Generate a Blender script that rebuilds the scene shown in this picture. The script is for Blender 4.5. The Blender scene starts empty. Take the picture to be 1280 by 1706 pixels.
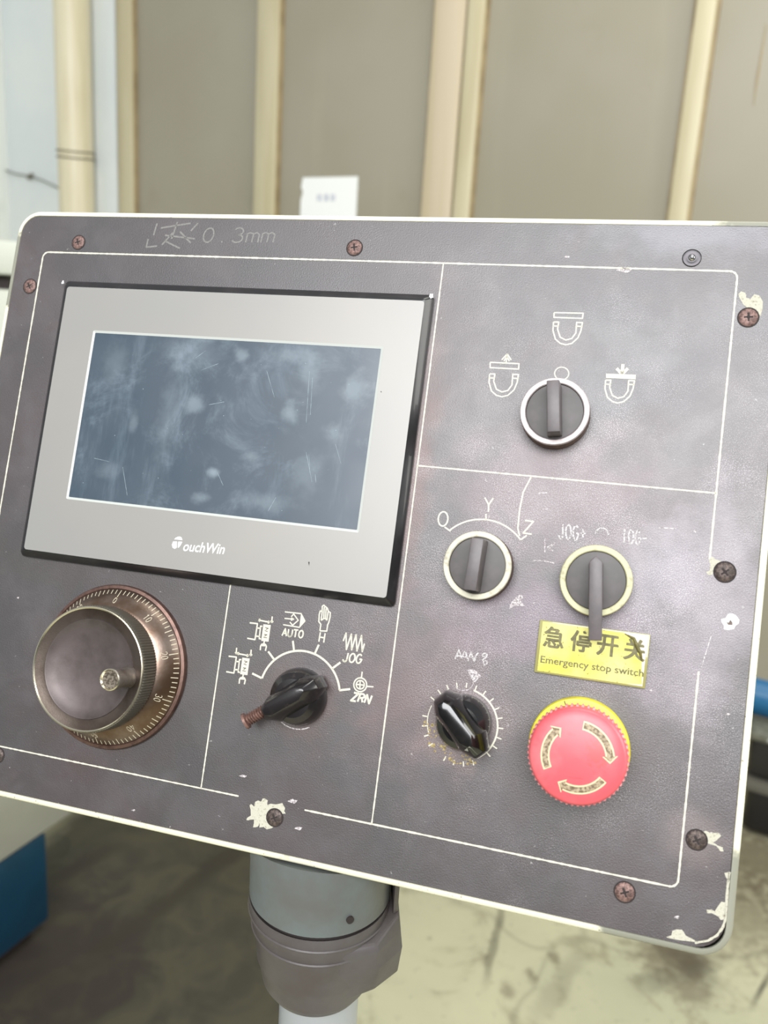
import bpy, bmesh, math, random
from mathutils import Vector, Matrix
random.seed(7)
R = math.radians
sc = bpy.context.scene

# ------------------------------------------------------------------ camera
F = 1400.57                                   # focal length in pixels of the 1280 x 1706 frame
CAM_H = 1.40
CPOS = Vector((0, 0, CAM_H))
upc = -Vector((290-640, 6500-853, F)).normalized()          # world up seen from the camera (x right, y down, z forward)
fwd = (Vector((0, 0, 1)) - upc*upc.z).normalized()
rgt = fwd.cross(upc)
M = Matrix((rgt, fwd, upc))                   # camera vector -> world vector
cam = bpy.data.cameras.new('camera'); co = bpy.data.objects.new('camera', cam); sc.collection.objects.link(co)
co.matrix_world = Matrix.Translation(CPOS) @ (M @ Matrix(((1,0,0),(0,-1,0),(0,0,-1)))).to_4x4()
cam.sensor_fit = 'VERTICAL'; cam.sensor_height = 36; cam.sensor_width = 36
cam.lens = F/1706*36
cam.clip_start = .01; cam.clip_end = 60
cam.dof.use_dof = True; cam.dof.focus_distance = .40; cam.dof.aperture_fstop = 9.5
sc.camera = co

# ------------------------------------------------------------------ light
wd = bpy.data.worlds.new('daylight'); sc.world = wd; wd.use_nodes = True
bgn = wd.node_tree.nodes['Background']
bgn.inputs[0].default_value = (.93, .97, 1.0, 1); bgn.inputs[1].default_value = .46
def area(name, loc, target, size, power, col=(1,1,1), sy=None):
    l = bpy.data.lights.new(name, 'AREA'); l.energy = power; l.color = col; l.size = size
    if sy: l.shape = 'RECTANGLE'; l.size_y = sy
    o = bpy.data.objects.new(name, l); sc.collection.objects.link(o); o.location = loc
    o.rotation_euler = (Vector(target)-Vector(loc)).to_track_quat('-Z', 'Y').to_euler(); return o
area('high_window', (-.45, -2.5, 3.2), (.1, .5, 1.2), 3.0, 225, (.98, .985, 1), 1.8)
area('side_window', (2.4, .2, 2.2), (.1, .5, 1.2), 1.2, 48, (1, .985, .93), 1.6)
area('roof_light', (.6, 1.1, 3.6), (.9, 1.6, 0), 1.6, 40, (1, .98, .9), 1.2)
sc.view_settings.view_transform = 'Standard'; sc.view_settings.look = 'None'
sc.view_settings.gamma = 1; sc.view_settings.use_curve_mapping = False
sc.view_settings.exposure = 0.0

# ------------------------------------------------------------------ helpers: space
def ray(x, y): return (M @ Vector(((x-640)/F, (y-853)/F, 1))).normalized()
def hit(x, y, p, n):
    d = ray(x, y); return CPOS + d*((p-CPOS).dot(n)/d.dot(n))
# the control panel's face: measured pose (origin at the screen's top left corner, mm)
RP = Matrix(((.96027569,-.12923271,.2473247),(.1039626,.98817606,.1126936),(-.25896404,-.08250441,.96235682)))
TP = Vector((-.1477494,-.0920014,.4406821))
px_, py_, pz_ = (M @ RP.col[0]).normalized(), (M @ -RP.col[1]).normalized(), (M @ -RP.col[2]).normalized()
PM = Matrix((px_, py_, pz_)).transposed().to_4x4(); PM.translation = CPOS + M @ TP
PI_ = PM.inverted()
def pp(x, y, h=0):                            # where the sight line meets the face (mm in the panel's own frame)
    o = PM.translation + pz_*h*.001
    q = PI_ @ hit(x, y, o, pz_); return (q.x*1000, q.y*1000)
def crop(x0, y0, s): return lambda L: [pp(x0+a/s, y0+b/s) for a, b in L]

# ------------------------------------------------------------------ helpers: materials
def lin(c):
    c = [int(c[i:i+2], 16)/255 for i in (0, 2, 4)]
    return tuple(v/12.92 if v <= .04045 else ((v+.055)/1.055)**2.4 for v in c) + (1,)
class NT:
    def __init__(s, name):
        s.m = bpy.data.materials.new(name); s.m.use_nodes = True; s.t = s.m.node_tree
        s.b = s.t.nodes['Principled BSDF']; s.tc = s.t.nodes.new('ShaderNodeTexCoord'); s.co = s.tc.outputs['Object']
    def n(s, k, **kw):
        x = s.t.nodes.new(k)
        for a, v in kw.items(): setattr(x, a, v)
        return x
    def l(s, a, b): s.t.links.new(a, b)
    def noise(s, scale, detail=3, rough=.55, stretch=None, dist=0):
        x = s.n('ShaderNodeTexNoise'); x.inputs['Scale'].default_value = scale; x.inputs['Detail'].default_value = detail
        x.inputs['Roughness'].default_value = rough; x.inputs['Distortion'].default_value = dist
        if stretch:
            mp = s.n('ShaderNodeMapping'); mp.inputs['Scale'].default_value = stretch; s.l(s.co, mp.inputs[0]); s.l(mp.outputs[0], x.inputs['Vector'])
        else: s.l(s.co, x.inputs['Vector'])
        return x.outputs[0]
    def ramp(s, v, a, b, lo=0., hi=1.):
        x = s.n('ShaderNodeMapRange'); x.interpolation_type = 'SMOOTHSTEP'
        for i, q in zip((1, 2, 3, 4), (a, b, lo, hi)): x.inputs[i].default_value = q
        s.l(v, x.inputs[0]); return x.outputs[0]
    def mul(s, a, b, op='MULTIPLY'):
        x = s.n('ShaderNodeMath', operation=op)
        for i, v in enumerate((a, b)):
            if hasattr(v, 'links'): s.l(v, x.inputs[i])
            else: x.inputs[i].default_value = v
        return x.outputs[0]
    def mix(s, f, a, b, mode='MIX'):
        x = s.n('ShaderNodeMix', data_type='RGBA', blend_type=mode)
        for i, v in ((0, f), (6, a), (7, b)):
            if hasattr(v, 'links'): s.l(v, x.inputs[i])
            else: x.inputs[i].default_value = v
        return x.outputs[2]
    def blob(s, x, y, r, sx=1, sy=1, z=None, wob=.35, nz=None, soft=.5):      # soft-edged patch at a place (mm)
        v = s.n('ShaderNodeVectorMath', operation='SUBTRACT'); s.l(s.co, v.inputs[0]); v.inputs[1].default_value = (x, y, z or 0)
        w = s.n('ShaderNodeVectorMath', operation='MULTIPLY'); s.l(v.outputs[0], w.inputs[0]); w.inputs[1].default_value = (1/(r*sx), 1/(r*sy), 0 if z is None else 1/r)
        le = s.n('ShaderNodeVectorMath', operation='LENGTH'); s.l(w.outputs[0], le.inputs[0])
        d = le.outputs['Value']
        if nz is not None: d = s.mul(d, s.mul(s.mul(nz, -.5, 'ADD'), wob*4), 'ADD')
        return s.ramp(d, 1.0+soft*.3, 1.0-soft, 0, 1)
    def bump(s, v, strength, dist=.001):
        b = s.n('ShaderNodeBump'); b.inputs['Strength'].default_value = strength; b.inputs['Distance'].default_value = dist
        s.l(v, b.inputs['Height']); s.l(b.outputs[0], s.b.inputs['Normal'])
    def set(s, **kw):
        for k, v in kw.items():
            i = s.b.inputs[k.replace('_', ' ')]
            if hasattr(v, 'links'): s.l(v, i)
            else: i.default_value = v
def mat(name, c, rough=.5, metal=0, c2=None, sc_=200, amt=(.4, .7), bump=0, bs=1500, spec=.5, bd=.0003, stretch=None, coat=0):
    t = NT(name); col = lin(c)
    if c2: col = t.mix(t.ramp(t.noise(sc_, 5, .6, stretch), *amt), col, lin(c2))
    t.set(Base_Color=col, Roughness=rough, Metallic=metal, Coat_Weight=coat); t.b.inputs['Specular IOR Level'].default_value = spec
    if bump: t.bump(t.noise(bs, 3), bump, bd)
    return t.m

# ------------------------------------------------------------------ helpers: meshes
class G:
    """collects faces; build() links them as one mesh object"""
    def __init__(s): s.v = []; s.f = []
    def add(s, v, f, T=None):
        k = len(s.v); s.v += [tuple(T @ Vector(p)) if T else tuple(p) for p in v]; s.f += [tuple(i+k for i in q) for q in f]; return s
    def box(s, x0, x1, y0, y1, z0, z1, T=None):
        return s.add([(x, y, z) for x in (x0, x1) for y in (y0, y1) for z in (z0, z1)],
            [(0,1,3,2),(4,6,7,5),(0,4,5,1),(2,3,7,6),(0,2,6,4),(1,5,7,3)], T)
    def loft(s, rings, cap0=True, cap1=True, T=None):
        n = len(rings[0]); v = [p for r in rings for p in r]; f = []
        for k in range(len(rings)-1):
            for i in range(n): j = (i+1) % n; f.append((k*n+i, k*n+j, (k+1)*n+j, (k+1)*n+i))
        if cap0: f.append(tuple(range(n))[::-1])
        if cap1: f.append(tuple((len(rings)-1)*n+i for i in range(n)))
        return s.add(v, f, T)
    def prism(s, pts, z0, z1, T=None):
        return s.loft([[(x, y, z0) for x, y in pts], [(x, y, z1) for x, y in pts]], T=T)
    def lathe(s, prof, n=48, T=None, close=False, rf=None, a0=0, a1=None):
        full = a1 is None; v = []; m = len(prof); st = n if full else n+1
        for i in range(st):
            a = a0 + (2*math.pi if full else a1-a0)*i/n
            for r, z in prof:
                q = rf(r, z, i) if rf else r
                v.append((q*math.cos(a), q*math.sin(a), z))
        f = []
        for i in range(n):
            j = (i+1) % st
            for k in range(m-1 if not close else m):
                l = (k+1) % m
                f.append((i*m+k, j*m+k, j*m+l, i*m+l))
        return s.add(v, f, T)
    def ribbon(s, pts, w, z, closed=False, T=None, jit=0):
        P = [Vector(p[:2]) for p in pts]
        if closed: P.append(P[0])
        for a, b in zip(P, P[1:]):
            d = b-a
            if d.length < 1e-6: continue
            n = Vector((-d.y, d.x)).normalized()*w/2
            k = 1 if not jit else max(1, int(d.length/1.2)); last = None
            vv = []
            for i in range(k+1):
                q = a+d*(i/k); e = n*(1+random.uniform(-jit, jit)); vv += [(*(q+e), z), (*(q-e), z)]
            s.add(vv, [(2*i, 2*i+1, 2*i+3, 2*i+2) for i in range(k)], T)
        for p in (P[1:-1] if not closed else P[:-1]):
            s.add([(p.x+w/2*math.cos(t*math.pi/4), p.y+w/2*math.sin(t*math.pi/4), z+.004) for t in range(8)], [tuple(range(8))], T)
        return s
    def poly(s, pts, z, T=None): return s.add([(p[0], p[1], z) for p in pts], [tuple(range(len(pts)))], T)
    def tube(s, path, r, n=10, cap=True, T=None):
        P = [Vector(p) for p in path]; rings = []; up = Vector((0, 0, 1))
        for i, p in enumerate(P):
            d = (P[min(i+1, len(P)-1)]-P[max(i-1, 0)]).normalized()
            if abs(d.dot(up)) > .97: up = Vector((0, 1, 0))
            a = d.cross(up).normalized(); b = d.cross(a)
            rr = r[i] if isinstance(r, (list, tuple)) else r
            rings.append([tuple(p+a*rr*math.cos(t*2*math.pi/n)+b*rr*math.sin(t*2*math.pi/n)) for t in range(n)])
        return s.loft(rings, cap, cap, T)
    def build(s, name, m, parent=None, scale=.001, bevel=0, seg=2, smooth=.6, loc=None, kind=None, label=None, data_only=False):
        bm = bmesh.new(); vs = [bm.verts.new(Vector(p)*scale) for p in s.v]
        for f in s.f:
            try: bm.faces.new([vs[i] for i in f])
            except ValueError: pass
        bmesh.ops.recalc_face_normals(bm, faces=bm.faces) if bevel or smooth else None
        if bevel:
            es = [e for e in bm.edges if len(e.link_faces) == 2 and e.calc_face_angle(0) > .5]
            bmesh.ops.bevel(bm, geom=es, offset=bevel*scale, segments=seg, profile=.5, affect='EDGES', clamp_overlap=True)
        for f in bm.faces: f.smooth = True
        for e in bm.edges:
            if len(e.link_faces) == 2 and e.calc_face_angle(0) > smooth: e.smooth = False
        ng = [f for f in bm.faces if len(f.verts) > 4]
        if ng: bmesh.ops.triangulate(bm, faces=ng)
        me = bpy.data.meshes.new(name); bm.to_mesh(me); bm.free(); me.materials.append(m)
        return link(name, me, parent, loc, kind, label)
def link(name, me, parent=None, loc=None, kind=None, label=None):
    o = bpy.data.objects.new(name, me); sc.collection.objects.link(o)
    if parent: o.parent = parent
    if loc is not None: o.location = loc
    if kind: o['kind'] = kind
    if label: o['label'] = label
    return o
def flat(g, name, m, parent, **kw):           # printed or flat marks: normals towards the viewer
    g.f = [fix(g.v, f) for f in g.f]
    bm_sm = kw.pop('smooth', .6)
    me = bpy.data.meshes.new(name); me.from_pydata([tuple(c*.001 for c in p) for p in g.v], [], g.f); me.materials.append(m)
    return link(name, me, parent, **kw)
def fix(v, f):
    a = sum(v[f[i]][0]*v[f[(i+1) % len(f)]][1]-v[f[(i+1) % len(f)]][0]*v[f[i]][1] for i in range(len(f)))
    return f if a >= 0 else f[::-1]
def thing(name, label, cat, mw=None, group=None):
    o = bpy.data.objects.new(name, None); sc.collection.objects.link(o); o.empty_display_size = .02
    if mw is not None: o.matrix_world = mw
    o['label'] = label; o['category'] = cat
    if group: o['group'] = group
    return o
def on_panel(x, y, h=0, rot=0):               # frame standing on the face at x, y(mm, y down)
    return PM @ Matrix.Translation((x*.001, -y*.001, h*.001)) @ Matrix.Rotation(rot, 4, 'Z')
def rrect(x0, x1, y0, y1, r, n=6):
    P = []
    for cx, cy, a in ((x1-r, y1-r, 0), (x0+r, y1-r, 90), (x0+r, y0+r, 180), (x1-r, y0+r, 270)):
        for i in range(n+1):
            t = R(a+90*i/n); P.append((cx+r*math.cos(t), cy+r*math.sin(t)))
    return P
def arc(cx, cy, r, a0, a1, n=24): return [(cx+r*math.cos(R(a0+(a1-a0)*i/n)), cy+r*math.sin(R(a0+(a1-a0)*i/n))) for i in range(n+1)]
def rag(pts, amp=.35, sub=3):                 # ragged outline of a chip
    out = []
    for i, p in enumerate(pts):
        q = pts[(i+1) % len(pts)]
        for k in range(sub):
            t = k/sub; out.append((p[0]*(1-t)+q[0]*t+random.uniform(-amp, amp), p[1]*(1-t)+q[1]*t+random.uniform(-amp, amp)))
    return out
# single-stroke engraving alphabet on a 4 x 6 cell
def el(cx, cy, a, b, t0=0, t1=360, n=14): return [(cx+a*math.cos(R(t0+(t1-t0)*i/n)), cy+b*math.sin(R(t0+(t1-t0)*i/n))) for i in range(n+1)]
GL = {'A': [[(0,0),(2,6),(4,0)],[(.8,2.2),(3.2,2.2)]], 'U': [[(.2,6),(.2,2)]+el(2,2,1.8,2,180,360)+[(3.8,6)]],
 'T': [[(0,6),(4,6)],[(2,6),(2,0)]], 'O': [el(2,3,1.9,3)], 'J': [[(3.3,6),(3.3,1.5)]+el(2,1.4,1.3,1.4,0,-180,8)],
 'G': [el(2,3,1.9,3,45,360-20)+[(3.9,2.8),(2.3,2.8)]], 'H': [[(0,0),(0,6)],[(4,0),(4,6)],[(0,3),(4,3)]],
 'Z': [[(0,6),(4,6),(0,0),(4,0)]], 'R': [[(0,0),(0,6),(2.5,6),(3.8,5.2),(3.8,3.8),(2.5,3),(0,3)],[(2.3,3),(4,0)]],
 'N': [[(0,0),(0,6),(4,0),(4,6)]], 'Y': [[(0,6),(2,3),(4,6)],[(2,3),(2,0)]], '+': [[(.3,3),(3.7,3)],[(2,1.3),(2,4.7)]], '-': [[(.3,3),(3.7,3)]],
 'I': [[(2,0),(2,6)]], '0': [el(2,3,1.7,3)], '1': [[(1,4.8),(2.2,6),(2.2,0)]], '2': [[(.4,4.6)]+el(2,4.4,1.6,1.6,170,-30,8)+[(.2,0),(3.8,0)]],
 '3': [el(1.9,4.5,1.5,1.5,150,-80,8)+el(1.9,1.6,1.8,1.6,80,-150,8)], '4': [[(3,0),(3,6),(0,1.8),(4,1.8)]],
 '5': [[(3.6,6),(.8,6),(.5,3.3)]+el(1.9,1.9,1.8,1.9,110,-150,10)], '6': [[(3,6),(.6,3)]+el(2,1.8,1.7,1.8,150,-210,12)],
 '7': [[(.2,6),(3.8,6),(1.4,0)]], '8': [el(2,4.5,1.4,1.5),el(2,1.6,1.7,1.6)], '9': [el(2,4.2,1.7,1.8,-30,330,12),[(3.7,4),(1.2,0)]], 'm': [[(0,0),(0,3.6),(1,4),(2,3.4),(2,0)],[(2,3.4),(3,4),(4,3.2),(4,0)]], '.': [[(1.9,0),(2.1,.5)]]}
def strokes(txt, p0, p1, pt, gap=.32):        # baseline from p0 to p1, top of the first letter at pt (mm)
    p0, p1, pt = Vector(p0), Vector(p1), Vector(pt); n = len(txt); e1 = (p1-p0)/(n+gap*(n-1)); e2 = pt-p0; out = []
    for i, ch in enumerate(txt):
        o = p0+e1*i*(1+gap)
        out += [[tuple(o+e1*x/4+e2*y/6) for x, y in s] for s in GL[ch]]
    return out
def fontmesh(txt, name, m, parent, place, height=None, width=None, shear=0, bold=0, label=None, again=0):
    """place: 4x4 in the parent's frame (m); glyphs are scaled to width x height (mm)"""
    cu = bpy.data.curves.new('t', 'FONT'); cu.body = txt; cu.offset = bold; cu.resolution_u = 3
    o = bpy.data.objects.new('t', cu); sc.collection.objects.link(o); bpy.context.view_layer.update()
    me = bpy.data.meshes.new_from_object(o.evaluated_get(bpy.context.evaluated_depsgraph_get()))
    bpy.data.objects.remove(o); xs = [v.co.x for v in me.vertices]; ys = [v.co.y for v in me.vertices]
    x0, x1, y0, y1 = min(xs), max(xs), min(ys), max(ys)
    sx = width*.001/(x1-x0); sy = height*.001/(y1-y0) if height else sx
    for v in me.vertices:
        x, y = (v.co.x-x0)*sx, (v.co.y-y0)*sy; v.co = place @ Vector((x+shear*y, y, 0))
    if again:
        V = [v.co.copy() for v in me.vertices]; Fs = [tuple(p.vertices) for p in me.polygons]; n = len(V); ax = place.to_3x3() @ Vector((again*.001, 0, .00002)); ay = place.to_3x3() @ Vector((0, again*.0007, .00004))
        me = bpy.data.meshes.new(name); me.from_pydata(V+[v+ax for v in V]+[v+ay for v in V], [], Fs+[tuple(i+n for i in f) for f in Fs]+[tuple(i+2*n for i in f) for f in Fs])
    me.materials.clear(); me.materials.append(m); me.name = name
    return link(name, me, parent, label=label)

# ------------------------------------------------------------------ materials of the machine
t = NT('black_face_paint')
big = t.noise(9, 4, .6); mid = t.noise(38, 4, .6, dist=.4); fine = t.noise(2600, 2); wob = t.noise(60, 3)
col = t.mix(t.ramp(big, .35, .65), lin('393637'), lin('413738'))
col = t.mix(t.ramp(mid, .42, .72, 0, .5), col, lin('4b4648'))
col = t.mix(t.ramp(t.noise(23, 4, .6, dist=.8), .55, .8, 0, .55), col, lin('4d3b39'))
stains = [  # x, y(down) mm, radius, colour, strength, sx, sy
 (176, 55, 30, '5f3a2e', .6, .35, 2.0), (178, 10, 25, '584038', .35, .4, 2.), (40, 167, 50, '3f3029', .55, 1, 1), (136, 168, 24, '56423d', .65, 1.15, .9),
 (213, 168, 20, '5a4a41', .65, 1.05, 1.05), (200, 150, 45, '6a5050', .45, 1, 1), (240, 60, 60, '7a6064', .45, 1, .6),
 (250, 118, 50, '70596a', .45, 1.2, .5), (262, 168, 34, '383432', .5, 1.1, 1), (310, 100, 32, '8c838a', .5, .8, 1.6), (290, 90, 22, '8a828c', .4, 1, 1.2), (290,-62, 34, '7c7a84', .4, 1.4, .35),
 (-5, 118, 40, '3c3733', .5, 1.2, .5), (90, 150, 50, '3e3b39', .4, 1, 1), (313, 196, 16, '6f6360', .5, 1, .8),(300, 130, 24, '7c727a', .35, 1, 1)]
for x, y, r, c, k, sx, sy in stains:
    col = t.mix(t.mul(t.blob(x*.001, -y*.001, r*.001, sx, sy, nz=wob, wob=.4, soft=.8), k), col, lin(c))
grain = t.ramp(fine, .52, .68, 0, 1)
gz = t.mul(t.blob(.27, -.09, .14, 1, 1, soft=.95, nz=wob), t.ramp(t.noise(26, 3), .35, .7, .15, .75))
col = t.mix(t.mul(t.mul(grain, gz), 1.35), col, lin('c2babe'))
col = t.mix(t.ramp(t.noise(420, 2, .5), .73, .78, 0, .5), col, lin('a9a6a4'))
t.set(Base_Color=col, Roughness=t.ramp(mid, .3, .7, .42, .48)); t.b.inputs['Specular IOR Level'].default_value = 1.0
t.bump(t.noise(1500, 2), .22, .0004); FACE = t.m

t = NT('cream_paint_rim')
w = t.noise(70, 4, .7); metal_mask = t.blob(.318, -.232, .030, 1.3, 1.3, z=.0001, nz=t.noise(90), wob=.1, soft=.1)
m2 = t.blob(.322, .069, .026, 1, .4, z=.0001, nz=t.noise(120), wob=.2, soft=.2)
m3 = t.blob(-.062, .035, .022, .35, 1, z=.0001, nz=t.noise(160), wob=.35, soft=.2)
col = t.mix(t.ramp(w, .62, .72, 0, .45), lin('e4e1c6'), lin('a9a48c'))
col = t.mix(t.ramp(t.noise(500, 3), .66, .72, 0, .8), col, lin('70695a'))
mm = t.mul(t.mul(metal_mask, m2, 'MAXIMUM'), m3, 'MAXIMUM')
col = t.mix(mm, col, lin('8a8a7c'))
t.set(Base_Color=col, Roughness=.5); RIM = t.m
CREAM_CHIP = mat('chipped_cream_paint', 'bcb9a8', .75, c2='857f6d', sc_=900, amt=(.5, .75), bump=.4, bs=1500)
def print_mat(name, a, b, lo, hi):            # worn silkscreen print
    t = NT(name); n = t.ramp(t.noise(1300, 3, .7), lo, hi); t.set(Base_Color=t.mix(n, lin(a), lin(b)), Roughness=.6); return t.m
PRINT = print_mat('cream_print', 'cfccba', '827d77', .60, .76)
PRINTW = print_mat('worn_pale_print', 'd0cccc', '77706f', .44, .62)
FAINT = print_mat('faint_pencil_writing', '77746f', '615f5c', .38, .62); FAINT.node_tree.nodes['Principled BSDF'].inputs['Specular IOR Level'].default_value = 1.0
SCRATCH = print_mat('scratch_mark', 'cfc8c8', '7f7779', .4, .6)
RUST = mat('rusty_screw_steel', '8d716a', .55, .35, c2='54403a', sc_=700, amt=(.4, .65), bump=.5, bs=1200)
DARKRUST = mat('dark_rusty_screw_steel', '675a54', .55, .4, c2='3f3632', sc_=700, amt=(.4, .6), bump=.5, bs=1200)
RECESS = mat('dark_recess', '2a2322', .8)
STEEL = mat('dark_dimpled_steel', '3f3d3f', .3, .8)
RAWRIM = mat('bare_grey_metal', '8f8e80', .45, .3, c2='6c6a5e', sc_=300)
BLK = mat('black_plastic_case', '1f1f21', .3, c2='2b292a', sc_=80, coat=.2)
t = NT('brushed_grey_bezel_film')
t.set(Base_Color=t.mix(t.ramp(t.noise(12, 3), .3, .7), lin('8f8e8b'), lin('94918c')), Roughness=.38, Metallic=.15)
t.bump(t.noise(2500, 1), .04, .0002); BEZEL = t.m
LIP = mat('pale_screen_lip', 'b3b7b2', .35)
t = NT('dusty_dark_screen')
sm = t.mul(t.ramp(t.noise(28, 6, .72, dist=.6), .5, .78), .42)
st = t.mul(t.ramp(t.noise(60, 5, .7, (1, .18, 1)), .55, .75), .24)
col = t.mix(t.mul(sm, st, 'ADD'), lin('3b4854'), lin('7e8d98'))
wb = t.noise(120, 4)
for x, y, r, k, sx, sy in ((62,33,5,.6,1.3,1),(58,8,10,.25,2,1),(83,7,5,.55,1,.8),(113,34,5.5,.6,1,1),(78,66,4,.8,1,.7),(96,57,5,.5,1.1,.6),(144,20,9,.5,.8,1.2),(110,6,10,.35,2,.5),
    (20,70,6,.3,1.4,.8),(136,42,6,.5,.8,1),(105,78,9,.4,1.6,.6),(73,79,5,.5,1.3,.6),(30,45,4,.35,.6,1.6),(14,15,9,.25,1,1.5),(49,40,10,.25,.6,3),(127,62,9,.25,1,1.5),(121,14,8,.35,1,1.2)):
    col = t.mix(t.mul(t.blob(x*.001, -y*.001, r*.001, sx, sy, nz=wb, wob=.5, soft=.95), k*.6), col, lin('93a1a9'))
t.set(Base_Color=col, Roughness=t.ramp(t.noise(30, 3), .3, .7, .28, .4)); t.b.inputs['Specular IOR Level'].default_value = .55; SCREEN = t.m
WHITE = mat('white_lettering', 'f2f2f0', .5)
NICK = mat('tarnished_nickel', '8f8076', .32, .85, c2='6c5646', sc_=45, amt=(.35, .7), bump=.12, bs=900)
NICKD = mat('dull_brown_nickel', '5c524b', .38, .75, c2='41372f', sc_=40, amt=(.35, .7), bump=.1, bs=1500)
MAUVE = mat('reddish_base_ring', '6b534a', .42, .6, c2='4c3832', sc_=200)
DISH = mat('satin_worn_dish', '5f5655', .45, .45, c2='4a423f', sc_=50, amt=(.35, .7), bump=.08, bs=1800)
KNURL = mat('knurled_grey_metal', '77736a', .38, .7)
EDGE = mat('polished_edge', 'd8d0b8', .2, .95)
TICK = mat('etched_tick', 'c9bfa6', .5, .2); TICKD = mat('dark_etched_tick', '3a2c24', .6)
BAKE = mat('glossy_black_bakelite', '111112', .16, c2='1d1b1b', sc_=120, coat=.5)
BAKED = mat('greasy_black_bakelite', '1b1819', .24, c2='332c2a', sc_=260, amt=(.55, .75), coat=.3)
SEL = mat('dark_grey_selector_plastic', '575253', .42, c2='625a5b', sc_=150, bump=.1, bs=2500)
SELB = mat('dark_selector_plate', '4c4947', .5, c2='585152', sc_=110)
SILV = mat('dull_silver_ring', 'b8aeae', .42, .25, c2='9c9291', sc_=200)
CRING = mat('worn_cream_ring', 'c9c5b0', .45, c2='a39c86', sc_=260, amt=(.5, .7))
YRING = mat('yellowed_cream_ring', 'c3c198', .45, c2='a09c78', sc_=260, amt=(.5, .7))
SKIRT = mat('brown_grime_side', '6a564c', .6, c2='3e3430', sc_=300)
t = NT('faded_red_plastic')
col = t.mix(t.ramp(t.noise(55, 4), .4, .75), lin('dd5a62'), lin('e4767a'))
col = t.mix(t.mul(t.blob(.008, .003, .005, 1, 1.2, nz=t.noise(500), wob=.7), .45), col, lin('96504a'))
col = t.mix(t.mul(t.ramp(t.noise(300, 4, .7, (.25, 1.5, 1)), .64, .72), .35), col, lin('a84048'))
t.set(Base_Color=col, Roughness=.38); REDP = t.m
REDE = mat('pink_worn_ridge', 'e09a9c', .5, c2='cf6a6c', sc_=300)
YEL = mat('yellow_plastic', 'e6dc2c', .4, c2='cdb92a', sc_=120)
ARW = mat('dirty_cream_arrow', 'b3a184', .6, c2='6b5a44', sc_=800, amt=(.4, .6)); ARWO = mat('cream_arrow_edge', 'e5d2a6', .5)
t = NT('yellow_sign_film')
col = t.mix(t.ramp(t.noise(45, 3), .35, .65), lin('dfd742'), lin('e2de7c'))
col = t.mix(t.ramp(t.noise(520, 5, .75), .60, .64), col, lin('6b6320'))
t.set(Base_Color=col, Roughness=.28, Coat_Weight=.3); SIGN = t.m
SIGNB = mat('cream_sign_backing', 'e6dac8', .4, c2='d9cdb4', sc_=100); SIGNE = mat('clear_olive_acrylic_edge', '9a955e', .2, coat=.5)
INK = mat('faded_olive_ink', '5c572e', .5, c2='777042', sc_=500)
HOUS = mat('grey_cast_metal_paint', '636b6b', .42, c2='5c5c5a', sc_=18, amt=(.35, .65), bump=.15, bs=200, bd=.001)
HOUSL = mat('worn_brownish_grey_cast', '565252', .45, c2='494241', sc_=20, amt=(.35, .65), bump=.15, bs=200, bd=.001)
PIPEM = mat('pale_grey_tube', 'a2a6aa', .35, .2)

# ------------------------------------------------------------------ the room
FLOORZ = 0
Dl = M @ Vector((-2580, -507, 1400)); Dl.z = 0; Dr = -Dl.normalized()
nW = Vector((0, 0, 1)).cross(Dr)              # into the wall, away from the camera
PW = .58
z0 = PW*.46994/.08457
c0 = Vector(((-417.37)/F*z0, (506-853-27)/F*z0, z0)); P0 = CPOS + M @ c0; P0.z = 0
WM = Matrix((Dr, nW, Vector((0, 0, 1)))).transposed().to_4x4(); WM.translation = P0
def uw(px): x = px-640; return PW*(x+417.37)/(218.166+.08457*x)      # along the wall, from the sight column at eye level
WI = WM.inverted()
def wallpt(x, y, d=0): q = WI @ hit(x, y, P0+nW*d, nW); return q
def struct(g, name, m, mw=None, **kw):
    o = g.build(name, m, scale=1, **kw); o['kind'] = 'structure'
    if mw is not None: o.matrix_world = mw
    return o
t = NT('stained_darkened_concrete')
n1 = t.noise(2.2, 5, .6, dist=.5); n2 = t.noise(9, 5, .65, dist=.8); n3 = t.noise(40, 4)
col = t.mix(t.ramp(n1, .3, .7), lin('b4b194'), lin('a6a58a'))
col = t.mix(t.ramp(n2, .52, .74, 0, .6), col, lin('6f6850'))
col = t.mix(t.ramp(n3, .6, .75, 0, .4), col, lin('5d5848'))
def fp(x, y): return hit(x, y, Vector((0, 0, 0)), Vector((0, 0, 1)))
def seg(a, b, w, nz, k):                       # streak along a line on the floor
    a, b = fp(*a), fp(*b); d = (b-a); le = d.length; d.normalize()
    v = t.n('ShaderNodeVectorMath', operation='SUBTRACT'); t.l(t.co, v.inputs[0]); v.inputs[1].default_value = a
    u = t.n('ShaderNodeVectorMath', operation='DOT_PRODUCT'); t.l(v.outputs[0], u.inputs[0]); u.inputs[1].default_value = d
    p = t.n('ShaderNodeVectorMath', operation='DOT_PRODUCT'); t.l(v.outputs[0], p.inputs[0]); p.inputs[1].default_value = (-d.y, d.x, 0)
    q = t.mul(t.mul(p.outputs['Value'], t.mul(t.mul(nz, -.5, 'ADD'), w*2), 'ADD'), 0, 'ADD'); q = t.mul(q, q)
    m1 = t.ramp(q, (w*.1)**2, w**2, k, 0); m2 = t.mul(t.ramp(u.outputs['Value'], -.08, .05), t.ramp(u.outputs['Value'], le-.05, le+.08, 1, 0))
    return t.mul(m1, m2)
def fb(x, y, r, sx, sy, nz, wob=.3, soft=.4): p = fp(x, y); return t.blob(p.x, p.y, r, sx, sy, nz=nz, wob=wob, soft=soft)
dk = None  # broad dark area over the floor towards the lower left
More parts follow.
